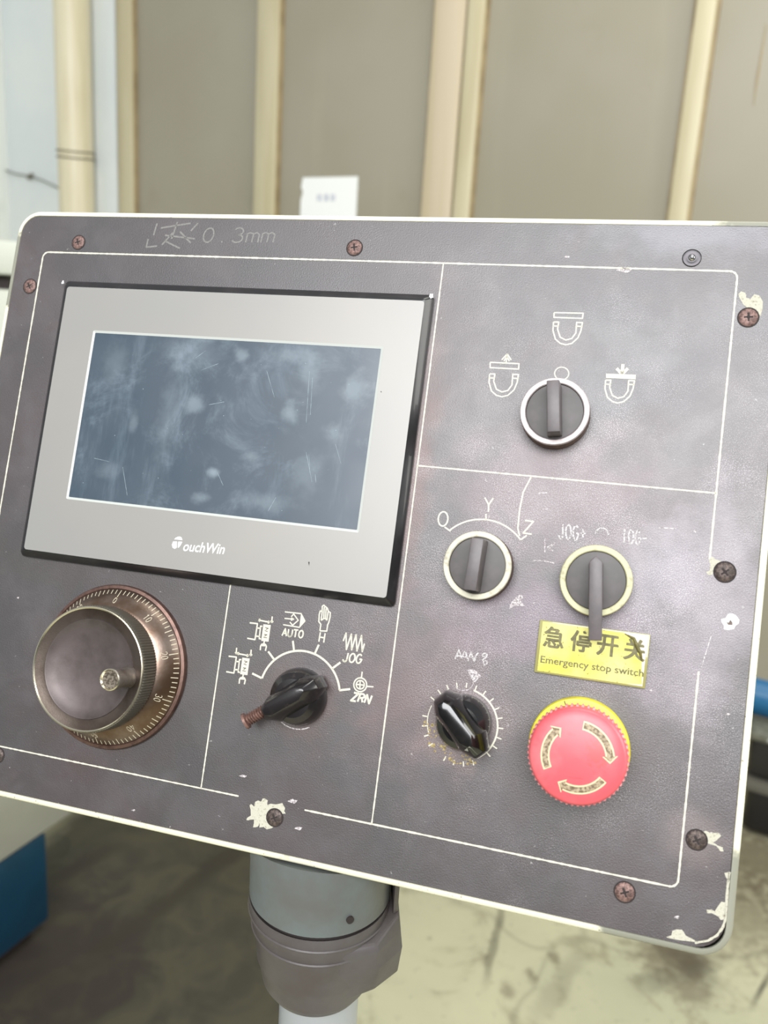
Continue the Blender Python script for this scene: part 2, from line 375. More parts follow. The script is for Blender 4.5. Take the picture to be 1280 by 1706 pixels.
for q in ((130, 1640, .52, 1, 1), (250, 1480, .42, 1, 1), (330, 1400, .42, 1, 1), (30, 1690, .4, 1, 1), (300, 1600, .22, 1, 1)):
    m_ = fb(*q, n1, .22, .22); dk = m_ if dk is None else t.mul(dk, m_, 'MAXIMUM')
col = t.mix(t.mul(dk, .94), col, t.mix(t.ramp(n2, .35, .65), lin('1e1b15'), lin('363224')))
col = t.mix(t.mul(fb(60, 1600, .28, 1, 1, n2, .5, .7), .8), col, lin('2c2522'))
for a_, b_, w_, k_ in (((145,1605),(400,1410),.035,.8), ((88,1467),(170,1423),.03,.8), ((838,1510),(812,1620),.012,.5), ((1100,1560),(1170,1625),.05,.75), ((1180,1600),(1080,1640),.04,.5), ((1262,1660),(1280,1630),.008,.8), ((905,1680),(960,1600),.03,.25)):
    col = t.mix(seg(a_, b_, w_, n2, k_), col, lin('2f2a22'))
for q, k_ in (((1110,1590,.10,1,.8),.7), ((1230,1520,.22,1,1),.55), ((1255,1430,.25,1,1),.75), ((520,1690,.06,1,1),.5), ((1150,1650,.06,1,1),.6), ((925,1595,.03,.6,1),.6), ((885,1625,.025,.6,1),.6), ((848,1650,.03,.6,1),.5)):
    col = t.mix(t.mul(fb(*q, n3, .5, .8), k_), col, lin('574c3a'))
vor = t.n('ShaderNodeTexVoronoi', feature='DISTANCE_TO_EDGE'); vor.inputs['Scale'].default_value = 1.5
va = t.n('ShaderNodeVectorMath', operation='ADD'); nn = t.n('ShaderNodeTexNoise'); nn.inputs['Scale'].default_value = 3; t.l(t.co, nn.inputs['Vector'])
sv = t.n('ShaderNodeVectorMath', operation='SCALE'); sv.inputs['Scale'].default_value = .35; t.l(nn.outputs['Color'], sv.inputs[0]); t.l(sv.outputs[0], va.inputs[0]); t.l(t.co, va.inputs[1]); t.l(va.outputs[0], vor.inputs['Vector'])
col = t.mix(t.ramp(vor.outputs['Distance'], .0, .02, .22, 0), col, lin('3a352c'))
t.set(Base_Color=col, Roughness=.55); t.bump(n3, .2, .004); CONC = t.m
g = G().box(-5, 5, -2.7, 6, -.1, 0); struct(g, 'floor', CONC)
g = G().box(-5, 5, -2.8, -2.7, 0, 2.2); struct(g, 'wall_added_unseen', mat('dark_green_grey_added_wall', '4d514e', .7))  # unseen wall added behind the camera to darken low reflections on the panel
t = NT('old_white_plaster')
col = t.mix(t.ramp(t.noise(1.7, 5, .6), .35, .7), lin('d9dedd'), lin('cfd6d8'))
col = t.mix(t.ramp(t.noise(14, 5, .7), .66, .76, 0, .5), col, lin('8f948e'))
t.set(Base_Color=col, Roughness=.7); t.bump(t.noise(30, 4), .15, .01); PLAS = t.m
PLAS2 = mat('bright_plaster', 'e3e6e0', .7, c2='c2c4bb', sc_=3, amt=(.5, .8))
CRM = mat('cream_painted_wood', 'b5ad90', .45, c2='a09472', sc_=7, amt=(.4, .75), stretch=(1, 1, .12))
CRMP = mat('pinkish_cream_wood', 'b8ab94', .45, c2='aca07f', sc_=12, amt=(.4, .7), stretch=(2, 1, .05))
BRN = mat('worn_brown_edge', '988765', .5, c2='7c6c4c', sc_=10)
t = NT('painted_over_pane')
col = t.mix(t.ramp(t.noise(1.6, 3, .5), .35, .65), lin('928d7e'), lin('8c8776'))
col = t.mix(t.ramp(t.noise(6, 4, .6, (1, 1, .12)), .55, .75, 0, .35), col, lin('9f9a86'))
col = t.mix(t.ramp(t.noise(5, 4, .6), .6, .8, 0, .35), col, lin('79745f'))
t.set(Base_Color=col, Roughness=.33); PANE = t.m
xl, xc = uw(197), uw(22)
H = 2.75
g = G().box(xc-.02, xl-.0, -.0, .25, 0, 3.0); struct(g, 'wall_back', PLAS, WM)
g = G().box(uw(1120)+.565, uw(767)+3.2, 0, .25, 0, 3.0); struct(g, 'wall_right', PLAS, WM)
g = G().box(xl, uw(1120)+.565, .0, .25, H, 3.0); struct(g, 'trim_1', CRM, WM)
g = G().box(xc-.25, xc-.0, -3.4, 0, 0, 3.0); struct(g, 'wall_left', PLAS2, WM)
def door(nm, x0, stiles, x1, mats):
    rt = bpy.data.objects.new(nm, None); sc.collection.objects.link(rt); rt.matrix_world = WM; rt['kind'] = 'structure'
    for (a, b), mm in zip(stiles, mats):
        G().box(a, b, 0, .05, .02, H-.005).build('stile', mm, rt, 1, bevel=.006)
    G().box(x0, x1, .004, .046, .02, .22).build('bottom_rail', CRM, rt, 1, bevel=.005)
    G().box(x0, x1, .004, .046, H-.15, H-.006).build('top_rail', CRM, rt, 1, bevel=.005)
    for (a, b), (c, d) in zip(stiles, stiles[1:]):
        G().box(b-.008, c+.008, .026, .034, .21, H-.14).build('pane', PANE, rt, 1)
        G().box(b, b+.007, .012, .026, .22, H-.15).build('glazing_bead', BRN, rt, 1)
        G().box(c-.007, c, .012, .026, .22, H-.15).build('glazing_bead', BRN, rt, 1)
s1 = [(uw(199), uw(222)), (uw(418), uw(451)), (uw(690), uw(738))]
door('door_1', s1[0][0], s1, s1[-1][1], (CRM, CRM, CRMP))
a = uw(741)
s2 = [(a, uw(767)), (uw(1089), uw(1120)), (uw(1120)+.50, uw(1120)+.56)]
door('door_2', a, s2, s2[-1][1], (CRM, CRM, CRM))

# long hairline crack on the far right pane
ck = bpy.data.objects['door_2']; g = G(); g.tube([tuple(wallpt(x, y, .0255)) for x, y in ((1277, 40), (1269, 90), (1262, 130), (1256, 175))], [.001, .002, .0025, .001], 6); g.build('dark_streak', BRN, ck, 1)
# drain pipe, cable, notice on the wall
def wthing(name, label, cat, x, z, y=0):
    return thing(name, label, cat, WM @ Matrix.Translation((x, y, z)))
CPIPE = mat('cream_pipe_paint', 'd3cbb0', .4, c2='c2b898', sc_=8, stretch=(1, 1, .15))
px0 = (uw(136)+uw(174))/2; pr = (uw(174)-uw(136))/2*1.0
rt = wthing('vertical_pipe', 'cream painted vertical pipe on the white wall left of the doors', 'pipe', px0, 0, -pr-.004)
G().tube([(0, 0, 0), (0, 0, 3)], pr, 28).build('tube', CPIPE, rt, 1)
G().tube([(0, 0, 0), (0, 0, .06)], pr*1.3, 28).build('floor_collar', CPIPE, rt, 1)
zt = wallpt(150, 256, -.05).z
TIE = mat('rusty_wire', '6f6a58', .6, .3)
for dz in (0, -.022):
    G().tube([( (pr+.003)*math.cos(R(q)), (pr+.003)*math.sin(R(q)), zt+dz+.004*math.sin(R(q*2))) for q in range(0, 361, 15)], .0025, 6).build('wire_tie', TIE, rt, 1)
pts = [wallpt(x, y, -.012) for x, y in ((-60, 275), (0, 280), (28, 290), (50, 293), (70, 300), (100, 314), (128, 326))]
o = G().tube([tuple(p) for p in pts], .0032, 6).build('wall_cable', mat('thin_dark_cable', '83857f', .6), None, 1); o.matrix_world = WM
o['label'] = 'thin dark cable strung along the white wall towards the cream pipe'; o['category'] = 'cable'
p = wallpt(50, 293, -.012)
g = G().tube([(p.x, -.022, p.z-.008), (p.x, -.0, p.z+.006)], .008, 8); g.tube([(p.x-.012,-.008,p.z-.004),(p.x+.012,-.008,p.z+.002)], .005, 6)
o2 = g.build('cable_clip', TIE, o, 1)
# notice taped to the second pane
tl, tr, bl = wallpt(503, 296, .026), wallpt(597, 297, .026), wallpt(497, 372, .026)
W_, H_ = (tr-tl).length, .245
rt = wthing('paper_notice', 'white sheet of paper taped to the brown pane behind the panel', 'paper', tl.x, tl.z-H_, .0245)
P = [(0, 0), (W_, 0), (W_, H_), (0.006, H_), (.0, H_-.03), (.008, H_-.045), (0, H_-.07)]
g = G(); g.loft([[(x, -.0006, z) for x, z in P], [(x, .0008, z) for x, z in P]]); g.build('sheet', mat('white_paper', 'e4e6e4', .8), rt, 1)
INKB = mat('blurred_blue_ink', '8a8fae', .7)
for k in range(3):                            # three small blue characters, unreadable in the photo
    g = G(); x = W_*(.34+.12*k); z = H_*.74; s = W_*.045
    for q in (-1, 0, 1): g.box(x-s*.8, x+s*.8, -.0012, -.0007, z+q*s*.75-s*.1, z+q*s*.75+s*.1)
    for q in ((-.6, .6) if k != 1 else (0, .5)): g.box(x+q*s-s*.1, x+q*s+s*.1, -.0012, -.0007, z-s, z+s)
    g.build('character', INKB, rt, 1)

# ------------------------------------------------------------------ machine at the lower left
f1 = hit(85, 1550, Vector((0, 0, .0)), Vector((0, 0, 1))); f2 = hit(0, 1620, Vector((0, 0, .0)), Vector((0, 0, 1)))
dm = (f1-f2).normalized(); nm = Vector((0, 0, 1)).cross(dm)          # dm: along the base towards the right
if nm.dot(f1-CPOS) < 0: nm = -nm
MM = Matrix((dm, nm if dm.cross(nm).z > 0 else -nm, Vector((0, 0, 1)))).transposed().to_4x4(); MM.translation = f1
MIv = MM.inverted()
def mpt(x, y): return MIv @ hit(x, y, f1, nm)
zs = mpt(79, 1384).z; xe = mpt(122, 1352).x; zc1 = mpt(0, 1436).z
print('machine', f1, zs, xe, zc1)
BLUE = mat('blue_machine_paint', '04344b', .35, c2='032b3f', sc_=4); MCR = mat('cream_machine_paint', 'a3a397', .35, c2='9a998d', sc_=3)
sgn = 1 if (MM.to_3x3().col[1]).dot(nm) > 0 else -1
rt = thing('grinding_machine', 'blue and cream machine base standing on the dark floor at the lower left', 'machine', MM)
def yb(a, b): return (a, b) if sgn > 0 else (-b, -a)
g = G().box(-1.5, 0, *yb(.0, .7), .03, zs); g.build('base', BLUE, rt, 1, bevel=.01)
g = G().box(-1.45, -.03, *yb(.03, .66), 0, .03); g.build('plinth', RECESS, rt, 1)
ztop = 1.02
g = G().box(-1.5, xe+.10, *yb(-.004, .72), zs, ztop); g.build('body', MCR, rt, 1, bevel=.012)
G().box(-1.3, -.9, *yb(-.03, -.002), zs+.1, zs+.4).build('access_door', MCR, rt, 1, bevel=.004)
# pale column with a dark slot just left of the control panel
pc = CPOS + ray(12, 470)*1.9; 
CM = Matrix.Translation((pc.x, pc.y, 0)) @ Matrix.Rotation(R(18), 4, 'Z')
zt = (CPOS+ray(14, 398)*1.85).z; za, zb = (CPOS+ray(5, 458)*1.9).z, (CPOS+ray(5, 482)*1.9).z
CABM = mat('pale_cabinet_paint', 'b9bdb2', .5, c2='aeb0a2', sc_=5)
rt = thing('cream_cabinet', 'pale cream cabinet with a dark slot on the machine behind the panel left edge', 'cabinet', CM)
G().box(-.6, .025, 0, .35, 1.021, zb).build('lower_body', CABM, rt, 1, bevel=.008)
G().box(-.6, .025, 0, .35, za, zt).build('upper_body', CABM, rt, 1, bevel=.008)
G().box(-.58, .0, .03, .33, zb, za).build('slot', RECESS, rt, 1)

# ------------------------------------------------------------------ machine at the right edge
tr_ = fp(1262, 1402); hr_ = Vector((tr_.x, tr_.y, 0)).normalized(); sr_ = Vector((hr_.y, -hr_.x, 0))
RM = Matrix((sr_, hr_, Vector((0, 0, 1)))).transposed().to_4x4(); RM.translation = tr_
def zz(y): return hit(1268, y, tr_, hr_).z
rt = thing('coolant_trolley', 'dark trolley with a blue tank glimpsed beyond the right edge of the panel', 'trolley', RM)
G().lathe([(.01, 0), ((zz(1150)-zz(1216))/2-.004, 0), ((zz(1150)-zz(1216))/2, .004), ((zz(1150)-zz(1216))/2, .6), (.01, .6)], 32, T=Matrix.Translation((-.15, .10, (zz(1150)+zz(1216))/2)) @ Matrix.Rotation(R(90), 4, 'Y')).build('tank', mat('blue_tank_paint', '1a5f8a', .4), rt, 1)
G().box(-.12, .55, -.02, .30, zz(1232), zz(1218)).build('shelf', mat('pale_worn_shelf', '77786c', .5, c2='474338', sc_=20), rt, 1, bevel=.004)
G().box(-.06, .55, .0, .28, zz(1300), zz(1234)).build('motor_box', mat('dark_grimy_steel', '2c2a27', .5, .2), rt, 1, bevel=.02)
G().box(-.07, .56, -.02, .30, zz(1318), zz(1302)).build('lower_shelf', mat('grey_worn_shelf', '5d5b52', .5), rt, 1, bevel=.004)
G().box(-.05, .55, .02, .28, .004, zz(1320)).build('drip_tray', mat('black_oily_tray', '1f1d1c', .35), rt, 1, bevel=.03, seg=4)
for x in (.0, .48):
    for y in (.06, .24): G().lathe([(.01, -.012), (.026, -.012), (.03, -.006), (.03, .006), (.026, .012), (.01, .012)], 20, T=Matrix.Translation((x, y, .03)) @ Matrix.Rotation(R(90), 4, 'X')).build('wheel', mat('black_wheel', '1c1b1a', .6), rt, 1)
G().tube([(-.02, -.03, zz(1222)), (.03, -.03, zz(1232)), (.2, -.03, zz(1228)), (.5, -.03, zz(1225))], .006, 10).build('hose', mat('grey_hose', 'a9aca8', .5), rt, 1)

# ------------------------------------------------------------------ the control panel
L, Rr, T, B = -44.43, 307.74, -44.89, 216.03
V1, H1, V2 = 177.19, 52.66, 92.5
panel = thing('control_panel', 'dark grey machine control panel with cream painted rim on a grey arm', 'control panel', PM)
out = rrect(-63.6, 330.2, -240.6, 68.2, 13, 8)
def inset(d): return rrect(-63.6+d, 330.2-d, -240.6+d, 68.2-d, max(13-d, 1), 8)
DEP = 88
rings = [[(x, y, z) for x, y in inset(d)] for d, z in ((2, -DEP), (0, -DEP+2), (0, -1.6), (.5, -.5), (1.4, .35), (2.9, .35), (3.1, -.4))]
g = G(); g.loft(rings, cap0=True, cap1=False); g.build('enclosure', RIM, panel, smooth=.9)
# face sheet, with a smaller inset at the top where the rim shows thinner
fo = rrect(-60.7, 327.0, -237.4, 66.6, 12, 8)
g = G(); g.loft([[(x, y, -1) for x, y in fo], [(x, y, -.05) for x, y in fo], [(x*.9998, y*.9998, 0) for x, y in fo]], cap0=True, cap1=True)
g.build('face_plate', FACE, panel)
Z = .06
def line(pts, w=.8, m=PRINT, nm='frame_line', closed=False): return flat(G().ribbon(pts, w, Z, closed, jit=.25), nm, m, panel)
def cr(cx, cy, a): return arc(cx, cy, 3.2, a, a+90, 5)
yl = lambda y: -y
line([(L, -B-0)] + [(L, -B), (L, -T-3.2)] + [(L+3.2+3.2*math.cos(R(180-q)), -T-3.2+3.2*math.sin(R(180-q))) for q in (15, 30, 45, 60, 75, 90)] + [(Rr-3.2, -T)] +
     [(Rr-3.2+3.2*math.cos(R(90-q)), -T-3.2+3.2*math.sin(R(90-q))) for q in (15, 30, 45, 60, 75, 90)] + [(Rr, -81)])
def pw(*L_): return [pp(*q) for q in L_]
line(pw((1185, 1060), (1168, 1115)), .35, PRINTW, 'worn_frame_line')
line([(Rr, -128), (Rr, -B+3.2)] + [(Rr-3.2+3.2*math.cos(R(-q)), -B+3.2+3.2*math.sin(R(-q))) for q in (15, 30, 45, 60, 75, 90)] + [(145, -B)], .8)
line([(112, -B), (L, -B)], .7, PRINT)
line([(V1, -T), (V1, -B)], .65); line([(V1, -H1), (Rr, -H1)], .7); line([(V2, -118), (V2, -B)], .65)

def sym(name, polys, w=.62, fills=(), m=PRINT, label=None, dark=()):
    w *= 1.15
    g = G()
    for q in polys: g.ribbon(q, w, Z)
    for q in fills: g.poly(q, Z+.01)
    o = flat(g, name, m, panel)
    if label: o['label'] = label
    if dark:
        g = G()
        for q in dark: g.ribbon(q, .35, Z+.05)
        flat(g, 'inner_mark', DARKM, o)
    return o
DARKM = mat('dark_print_gap', '5a5550', .6)
c6 = crop(820, 500, 4.923)
def off(Ls, dx, dy): return [[(a+dx, b+dy) for a, b in q] for q in Ls]
U = [[(505,180),(500,250),(520,320),(560,355),(605,367),(655,355),(705,310),(730,250),(742,185),(695,183),(688,270),(655,315),(605,328),(560,305),(538,240),(548,180),(505,180)],
     [(503,212),(545,214)], [(693,214),(738,217)]]
sym('magnet_symbol', [c6(q) for q in [[(510,103),(748,108),(742,150),(508,142),(510,103)]]+U], .55, label='magnet symbol with a separate bar above the upper switch')
lo = off(U, -524, 426)
ba = [(-15,510),(222,522),(218,566),(-15,554),(-15,510)]
ar = [[(125,442),(115,518)], [(125,442),(80,490)], [(125,442),(158,492)], [(122,462),(98,500)], [(122,462),(142,500)]]
sym('magnet_symbol', [c6(q) for q in lo+[ba]+ar], .55, label='magnet symbol with an arrow pointing up')
ro = off(U, 427, 477)
sym('magnet_symbol', [c6(q) for q in ro], .55, fills=[c6([(935,603),(1180,612),(1178,650),(935,638)])], label='magnet symbol with an arrow pressing down on a solid bar')
sym('arrow_mark', [c6(q) for q in [[(1075,525),(1066,605)], [(1022,560),(1065,606)], [(1115,560),(1068,606)]]], 1.2)
sym('circle_mark', [c6(el(572, 602, 58, 52, 0, 360, 28))], .45)
# O Y Z scale
def stx(name, txt, a, b, t_, w=.62, gap=.32, m=PRINT, label=None): return sym(name, strokes(txt, pp(*a), pp(*b), pp(*t_), gap), w, m=m, label=label)
stx('letter', 'O', (729,876), (746,877), (731,852)); stx('letter', 'Y', (807,852), (821,853), (808,829)); stx('letter', 'Z', (872,888), (886,890), (875,867))
ea, eb = pp(868, 899), pp(751, 885)
sym('scale_arc', [arc(211.8, -96.5, 22.2, math.degrees(math.atan2(ea[1]+96.5, ea[0]-211.8)), math.degrees(math.atan2(eb[1]+96.5, eb[0]-211.8)), 28), pw((741,878),(751,885)), pw((868,899),(878,892)), pw((810,866),(810,856))], .62)
sym('scratch', [pw((885,795),(872,820),(866,850),(863,880),(866,893))], .6, m=PRINT)
stx('lettering', 'JOG+', (930,897), (976,901), (931,873), .62, m=PRINTW); stx('lettering', 'IOG-', (1036,904), (1078,909), (1037,881), .6, m=PRINTW)
sym('arc_mark', [pw((992,889),(994,884),(1000,880),(1006,880),(1012,884),(1014,891))], .5, m=PRINTW)
for q in (((888,934),(905,934),(924,938)), ((908,897),(908,920)), ((912,912),(925,904)), ((913,914),(922,918)), ((925,904),(914,916)), ((897,822),(912,821)), ((1098,879),(1127,881)), ((905,849),(913,848)), ((809,799),(812,803))):
    sym('scratch', [pw(*q)], .42, m=SCRATCH)
sym('scuff', [], .5, fills=[rag(pw((848,1015),(852,1005),(866,990),(872,994),(868,1001),(875,1010),(862,1008)), .3)], m=SCRATCH)
# mode knob scale
c8 = crop(320, 970, 3.5556)
ea, eb = pp(*[320+873/3.5556, 970+640/3.5556]), pp(320+413/3.5556, 970+568/3.5556)
qa_, qb_ = math.degrees(math.atan2(ea[1]+164.8, ea[0]-134.8)), math.degrees(math.atan2(eb[1]+164.8, eb[0]-134.8))
sym('scale_arc', [arc(134.8, -164.8, 19.9, qa_, qb_, 34)] +
    [c8(q) for q in [[(357,540),(413,568)], [(452,410),(490,462)], [(598,347),(605,408)], [(752,370),(727,425)], [(880,475),(830,512)], [(873,640),(938,633)]]], .85, m=PRINT)
c5 = crop(370, 1010, 8.533)
IC = [[(395,235),(505,248),(470,475),(360,455)], [(495,310),(550,312)], [(480,425),(540,430)], [(575,285),(550,283),(530,460),(555,465)],
      [(603,495),(596,535)], [(545,625),(550,565),(566,542),(596,535),(620,545),(632,572),(618,635)], [(560,556),(625,560)], [(520,197),(680,228)], [(520,197),(545,182)], [(520,197),(540,215)], [(680,228),(655,208)], [(680,228),(650,240)]]
FR = [(590,255),(695,268),(662,505),(558,490)]; DN = [[(715,145),(708,235)], [(708,235),(696,205)], [(708,235),(728,210)]]
dk_ = [[(615,300),(660,315),(625,330)], [(610,345),(650,360)], [(600,400),(640,405),(605,425)], [(590,440),(640,450)]]
sym('dressing_symbol', [c5(q) for q in IC+DN], .6, fills=[c5(FR)], label='upper tool icon with one arrow', dark=[c5(q) for q in dk_])
sym('dressing_symbol', [c5(q) for q in off(IC, -300, 475)+off(DN, -299, 472)+off(DN, -506, 445)], .6, fills=[c5([(a-300, b+475) for a, b in FR])], label='lower tool icon with two arrows', dark=[c5(q) for q in off(dk_, -300, 475)])
sym('auto_symbol', [c5(q) for q in [[(895,80),(1125,105),(1180,210),(1100,300),(870,262)], [(985,150),(1020,110),(1085,200),(1005,270),(965,225)], [(890,172),(1020,185)], [(985,165),(1020,185),(980,200)]]], .5,
    fills=[c5([(1125,105),(1180,210),(1100,300)])])
stx('lettering', 'AUTO', (470,1059), (504.5,1063), (472,1047), .6, .22)
c7 = crop(510, 990, 8.533)
sym('hand_symbol', [c7(q) for q in [[(198,520),(212,430),(183,390),(188,290),(203,238),(230,240),(233,170),(255,155),(278,178),(302,195),(320,245),(347,262),(343,320),(325,400),(308,435),(296,525),(198,520)],
    [(232,240),(216,372)], [(262,180),(252,342)], [(288,200),(278,342)], [(315,250),(298,372)], [(216,372),(252,345),(278,345),(298,372)]]], .55)
stx('letter', 'H', (531.5,1069), (539.5,1070.5), (534,1053.5), .6)
sym('zigzag_symbol', [c7([(530,665),(570,552),(575,785),(645,567),(650,790),(712,577),(725,805),(790,587),(800,815),(832,700)])], .6)
stx('lettering', 'JOG', (569.5,1101.5), (601.5,1105.5), (573,1087), .65, .22)
sym('target_symbol', [c7(q) for q in [el(772,1287,92,98,0,360,28), el(772,1287,58,60,0,360,24), [(800,1100),(788,1190)], [(866,1310),(960,1316)], [(772,1225),(765,1350)], [(712,1280),(835,1294)]]], .55)
stx('lettering', 'ZRN', (585,1167), (615,1172), (590,1154), .78, .38)
# speed knob scale
c9 = crop(700, 1060, 7.106)
sym('wave_symbol', [c9(q) for q in [[(415,270),(460,162),(490,252),(535,172),(570,285),(605,185),(640,300),(665,225),(690,195)], [(430,235),(480,232)], [(510,240),(560,245)], [(590,240),(650,260)]]], .55, m=PRINTW)
sym('percent_mark', [c9(q) for q in [el(765,222,30,18), el(772,312,22,25), [(795,240),(735,285)]]], .5, m=PRINTW)
sym('circle_mark', [c9(el(515, 535, 118, 108, 150, -45, 24))], .28, m=SCRATCH); sym('triangle_mark', [], fills=[rag(c9([(560,400),(640,385),(728,470),(645,555)]), .25)], m=SCRATCH)
tk = [(212.2, -165.8)]
g = G(); g.ribbon(arc(212.2, -165.8, 15.7, -58, 78, 40), .75, Z); g.ribbon(arc(212.2, -165.8, 15.7, 158, 205, 16), .4, Z)
for k in range(24):
    q = R(-40+k*14.5); r0, r1 = 16, 18.2
    if k % 5 != 4 or k < 12: g.ribbon([(212.2+r0*math.cos(q), -165.8+r0*math.sin(q)), (212.2+r1*math.cos(q), -165.8+r1*math.sin(q))], .55, Z)
flat(g, 'scale_ticks', PRINT, panel)
# faint handwriting along the top
gx = G()
for q in strokes('0.3mm', pp(335, 404), pp(455, 404), pp(341, 380), .25): gx.ribbon(q, .8, Z)
for q in ([(262,372),(256,392)],[(268,380),(318,372)],[(296,370),(286,398)],[(275,392),(325,398)],[(300,386),(318,405)],[(288,388),(270,408)],[(247,398),(244,412),(262,410)],[(330,372),(318,385)],[(276,402),(300,414)]):
    gx.ribbon(pw(*q), .9, Z)
flat(gx, 'faint_handwriting', FAINT, panel)

# chips of cream paint
def chip(px, z=.1, amp=.22, m=CREAM_CHIP, nm='paint_chip'):
    pts = rag(pw(*px), amp, 3); return flat(G().poly(pts, z), nm, m, panel)
cc = crop(380, 1290, 9.143)
flat(G().poly(rag(cc([(560,365),(605,400),(600,470),(660,445),(720,455),(830,435),(870,510),(860,560),(880,600),(830,600),(800,700),(700,800),(670,820),(590,840),(545,800),(480,810),(490,740),(450,800),(385,810),(400,690),(340,690),(280,700),(290,660),(350,630),(345,540),(330,470),(350,450),(400,490),(415,420),(465,395),(500,420),(530,370)]), .12, 2), .08), 'paint_chip', CREAM_CHIP, panel)
ce = crop(1120, 340, 4.7375)
flat(G().poly(rag(ce([(525,710),(545,690),(580,700),(585,740),(620,750),(650,712),(690,720),(718,770),(715,830),(700,885),(680,885),(680,850),(640,830),(600,830),(560,790),(530,735)]), .12, 2), .08), 'paint_chip', CREAM_CHIP, panel)
cs = crop(1150, 900, 9.477)
flat(G().poly(rag(cs([(310,280),(350,260),(400,300),(510,340),(450,400),(400,420),(360,540),(290,550),(250,500),(310,480),(320,380),(305,330)]), .1, 2), .08), 'paint_chip', CREAM_CHIP, panel)
flat(G().poly(rag(cs([(490,1250),(560,1230),(600,1170),(660,1155),(730,1190),(780,1260),(770,1310),(720,1350),(690,1400),(600,1420),(530,1400),(540,1350),(500,1290)]), .08, 2), .08), 'paint_chip', mat('white_chip', 'edf2ec', .6), panel)
flat(G().poly(rag(cs([(570,1290),(610,1300),(640,1255),(670,1300),(670,1340),(600,1335)]), .04, 2), .16), 'chip_hole', DARKRUST, panel)
cb = crop(1100, 1380, 8.127)
for q in ([(565,50),(620,35),(680,60),(800,60),(828,100),(760,170),(720,195),(780,230),(850,260),(860,310),(820,310),(760,240),(640,200),(610,120)],
          [(868,600),(942,590),(938,700),(905,770),(915,700),(885,640)], [(628,1100),(700,1100),(740,1120),(780,1060),(830,990),(885,1000),(880,1230),(820,1240),(790,1190),(700,1150),(640,1150)],
          [(90,1470),(155,1450),(165,1390),(230,1370),(300,1370),(350,1450),(430,1490),(495,1540),(300,1520),(90,1480)]):
    flat(G().poly(rag(cb(q), .1, 2), .09), 'paint_chip', CREAM_CHIP, panel)
g = G(); g.ribbon(cb([(940,590),(915,800),(885,1230),(850,1340),(770,1450),(650,1520),(500,1545),(470,1545)]), .9, .09, jit=.3); flat(g, 'edge_wear', CREAM_CHIP, panel)
gm = G(); rr = random.Random(4)
for x, y, a, b in [(945,428,6,2),(1040,450,14,5),(30,996,2,2),(405,1293,7,2),(487,1335,9,4),(964,403,2,1),(815,860,2,2),(1158,885,3,3),(1213,1190,4,2),(1185,1390,6,4),(1128,1528,5,3),(1085,1150,3,2),(497,1380,7,3),(222,1350,4,2)]:
    gm.poly(rag(pw((x-a,y),(x,y-b),(x+a,y-b*.4),(x+a*.4,y+b)), .12, 2), Z)
flat(gm, 'paint_specks', SCRATCH, panel, kind='stuff')
gd = G()
for _ in range(70):
    a = R(rr.uniform(185, 300)); q = rr.uniform(12.5, 17.5); x, y = 212.2+q*math.cos(a), -165.8+q*math.sin(a); s = rr.uniform(.2, .8)
    gd.poly(rag([(x-s, y-s*.6), (x+s, y-s*.7), (x+s*.6, y+s), (x-s*.7, y+s*.5)], .15, 1), Z+.03)
flat(gd, 'brass_coloured_debris', mat('tan_grit', 'a8965f', .5, c2='6c5a3a', sc_=900), panel, kind='stuff')

# screws
def screw(px, py, r, m, ang, proud=.5):
    x, y = pp(px, py)
    if screw.me is None or screw.m != m: 
        g = G(); g.lathe([(.01, .8), (2.2, .75), (3.5, .45), (4.0, .1), (4.15, -.1)], 26)
        o = g.build('screw', m, panel); screw.me = o.data; screw.m = m
    else: o = link('screw', screw.me, panel)
    o.location = (x*.001, y*.001, .0001); o.rotation_euler = (0, 0, R(ang)); o.scale = (r/4, r/4, 1)
    if screw.x is None:
        g = G(); g.box(-1.9, 1.9, -.36, .36, .5, .86); g.box(-.36, .36, -1.9, 1.9, .5, .87); g.prism(arc(0, 0, .8, 0, 330, 11), .5, .88)
        c = g.build('cross_recess', RECESS, o); screw.x = c.data
        g = G(); g.lathe([(4.0, .12), (4.6, .1)], 26); q = g.build('gap_ring', RECESS, o, smooth=3); screw.r = q.data
    else: link('cross_recess', screw.x, o); link('gap_ring', screw.r, o)
screw.me = screw.x = None; screw.m = None
for a in ((131,404,3.6,RUST,20), (591,413,3.7,RUST,10), (50,477,3.7,RUST,30), (1247,529,3.9,RUST,5), (1041,1486,3.9,RUST,25), (1208,953,4.0,DARKRUST,40), (1161,1399,3.8,DARKRUST,30), (458,1362,3.7,DARKRUST,28), (-4,1258,3.6,DARKRUST,10)):
    screw(*a)
x, y = pp(1153, 430)
g = G(); g.lathe([(.01, 1.0), (.8, .9), (1.5, .3), (2.2, 0.25), (3.2, .5), (3.8, .35), (4.1, 0)], 26); rv = g.build('rivet', STEEL, panel, loc=(x*.001, y*.001, .0001), label='grey dimpled steel rivet')
G().lathe([(1.5, .3), (1.2, .9), (.6, 1.3), (.01, 1.4)], 16).build('pin', mat('bright_pin', 'c8c6c8', .15, 1), rv)

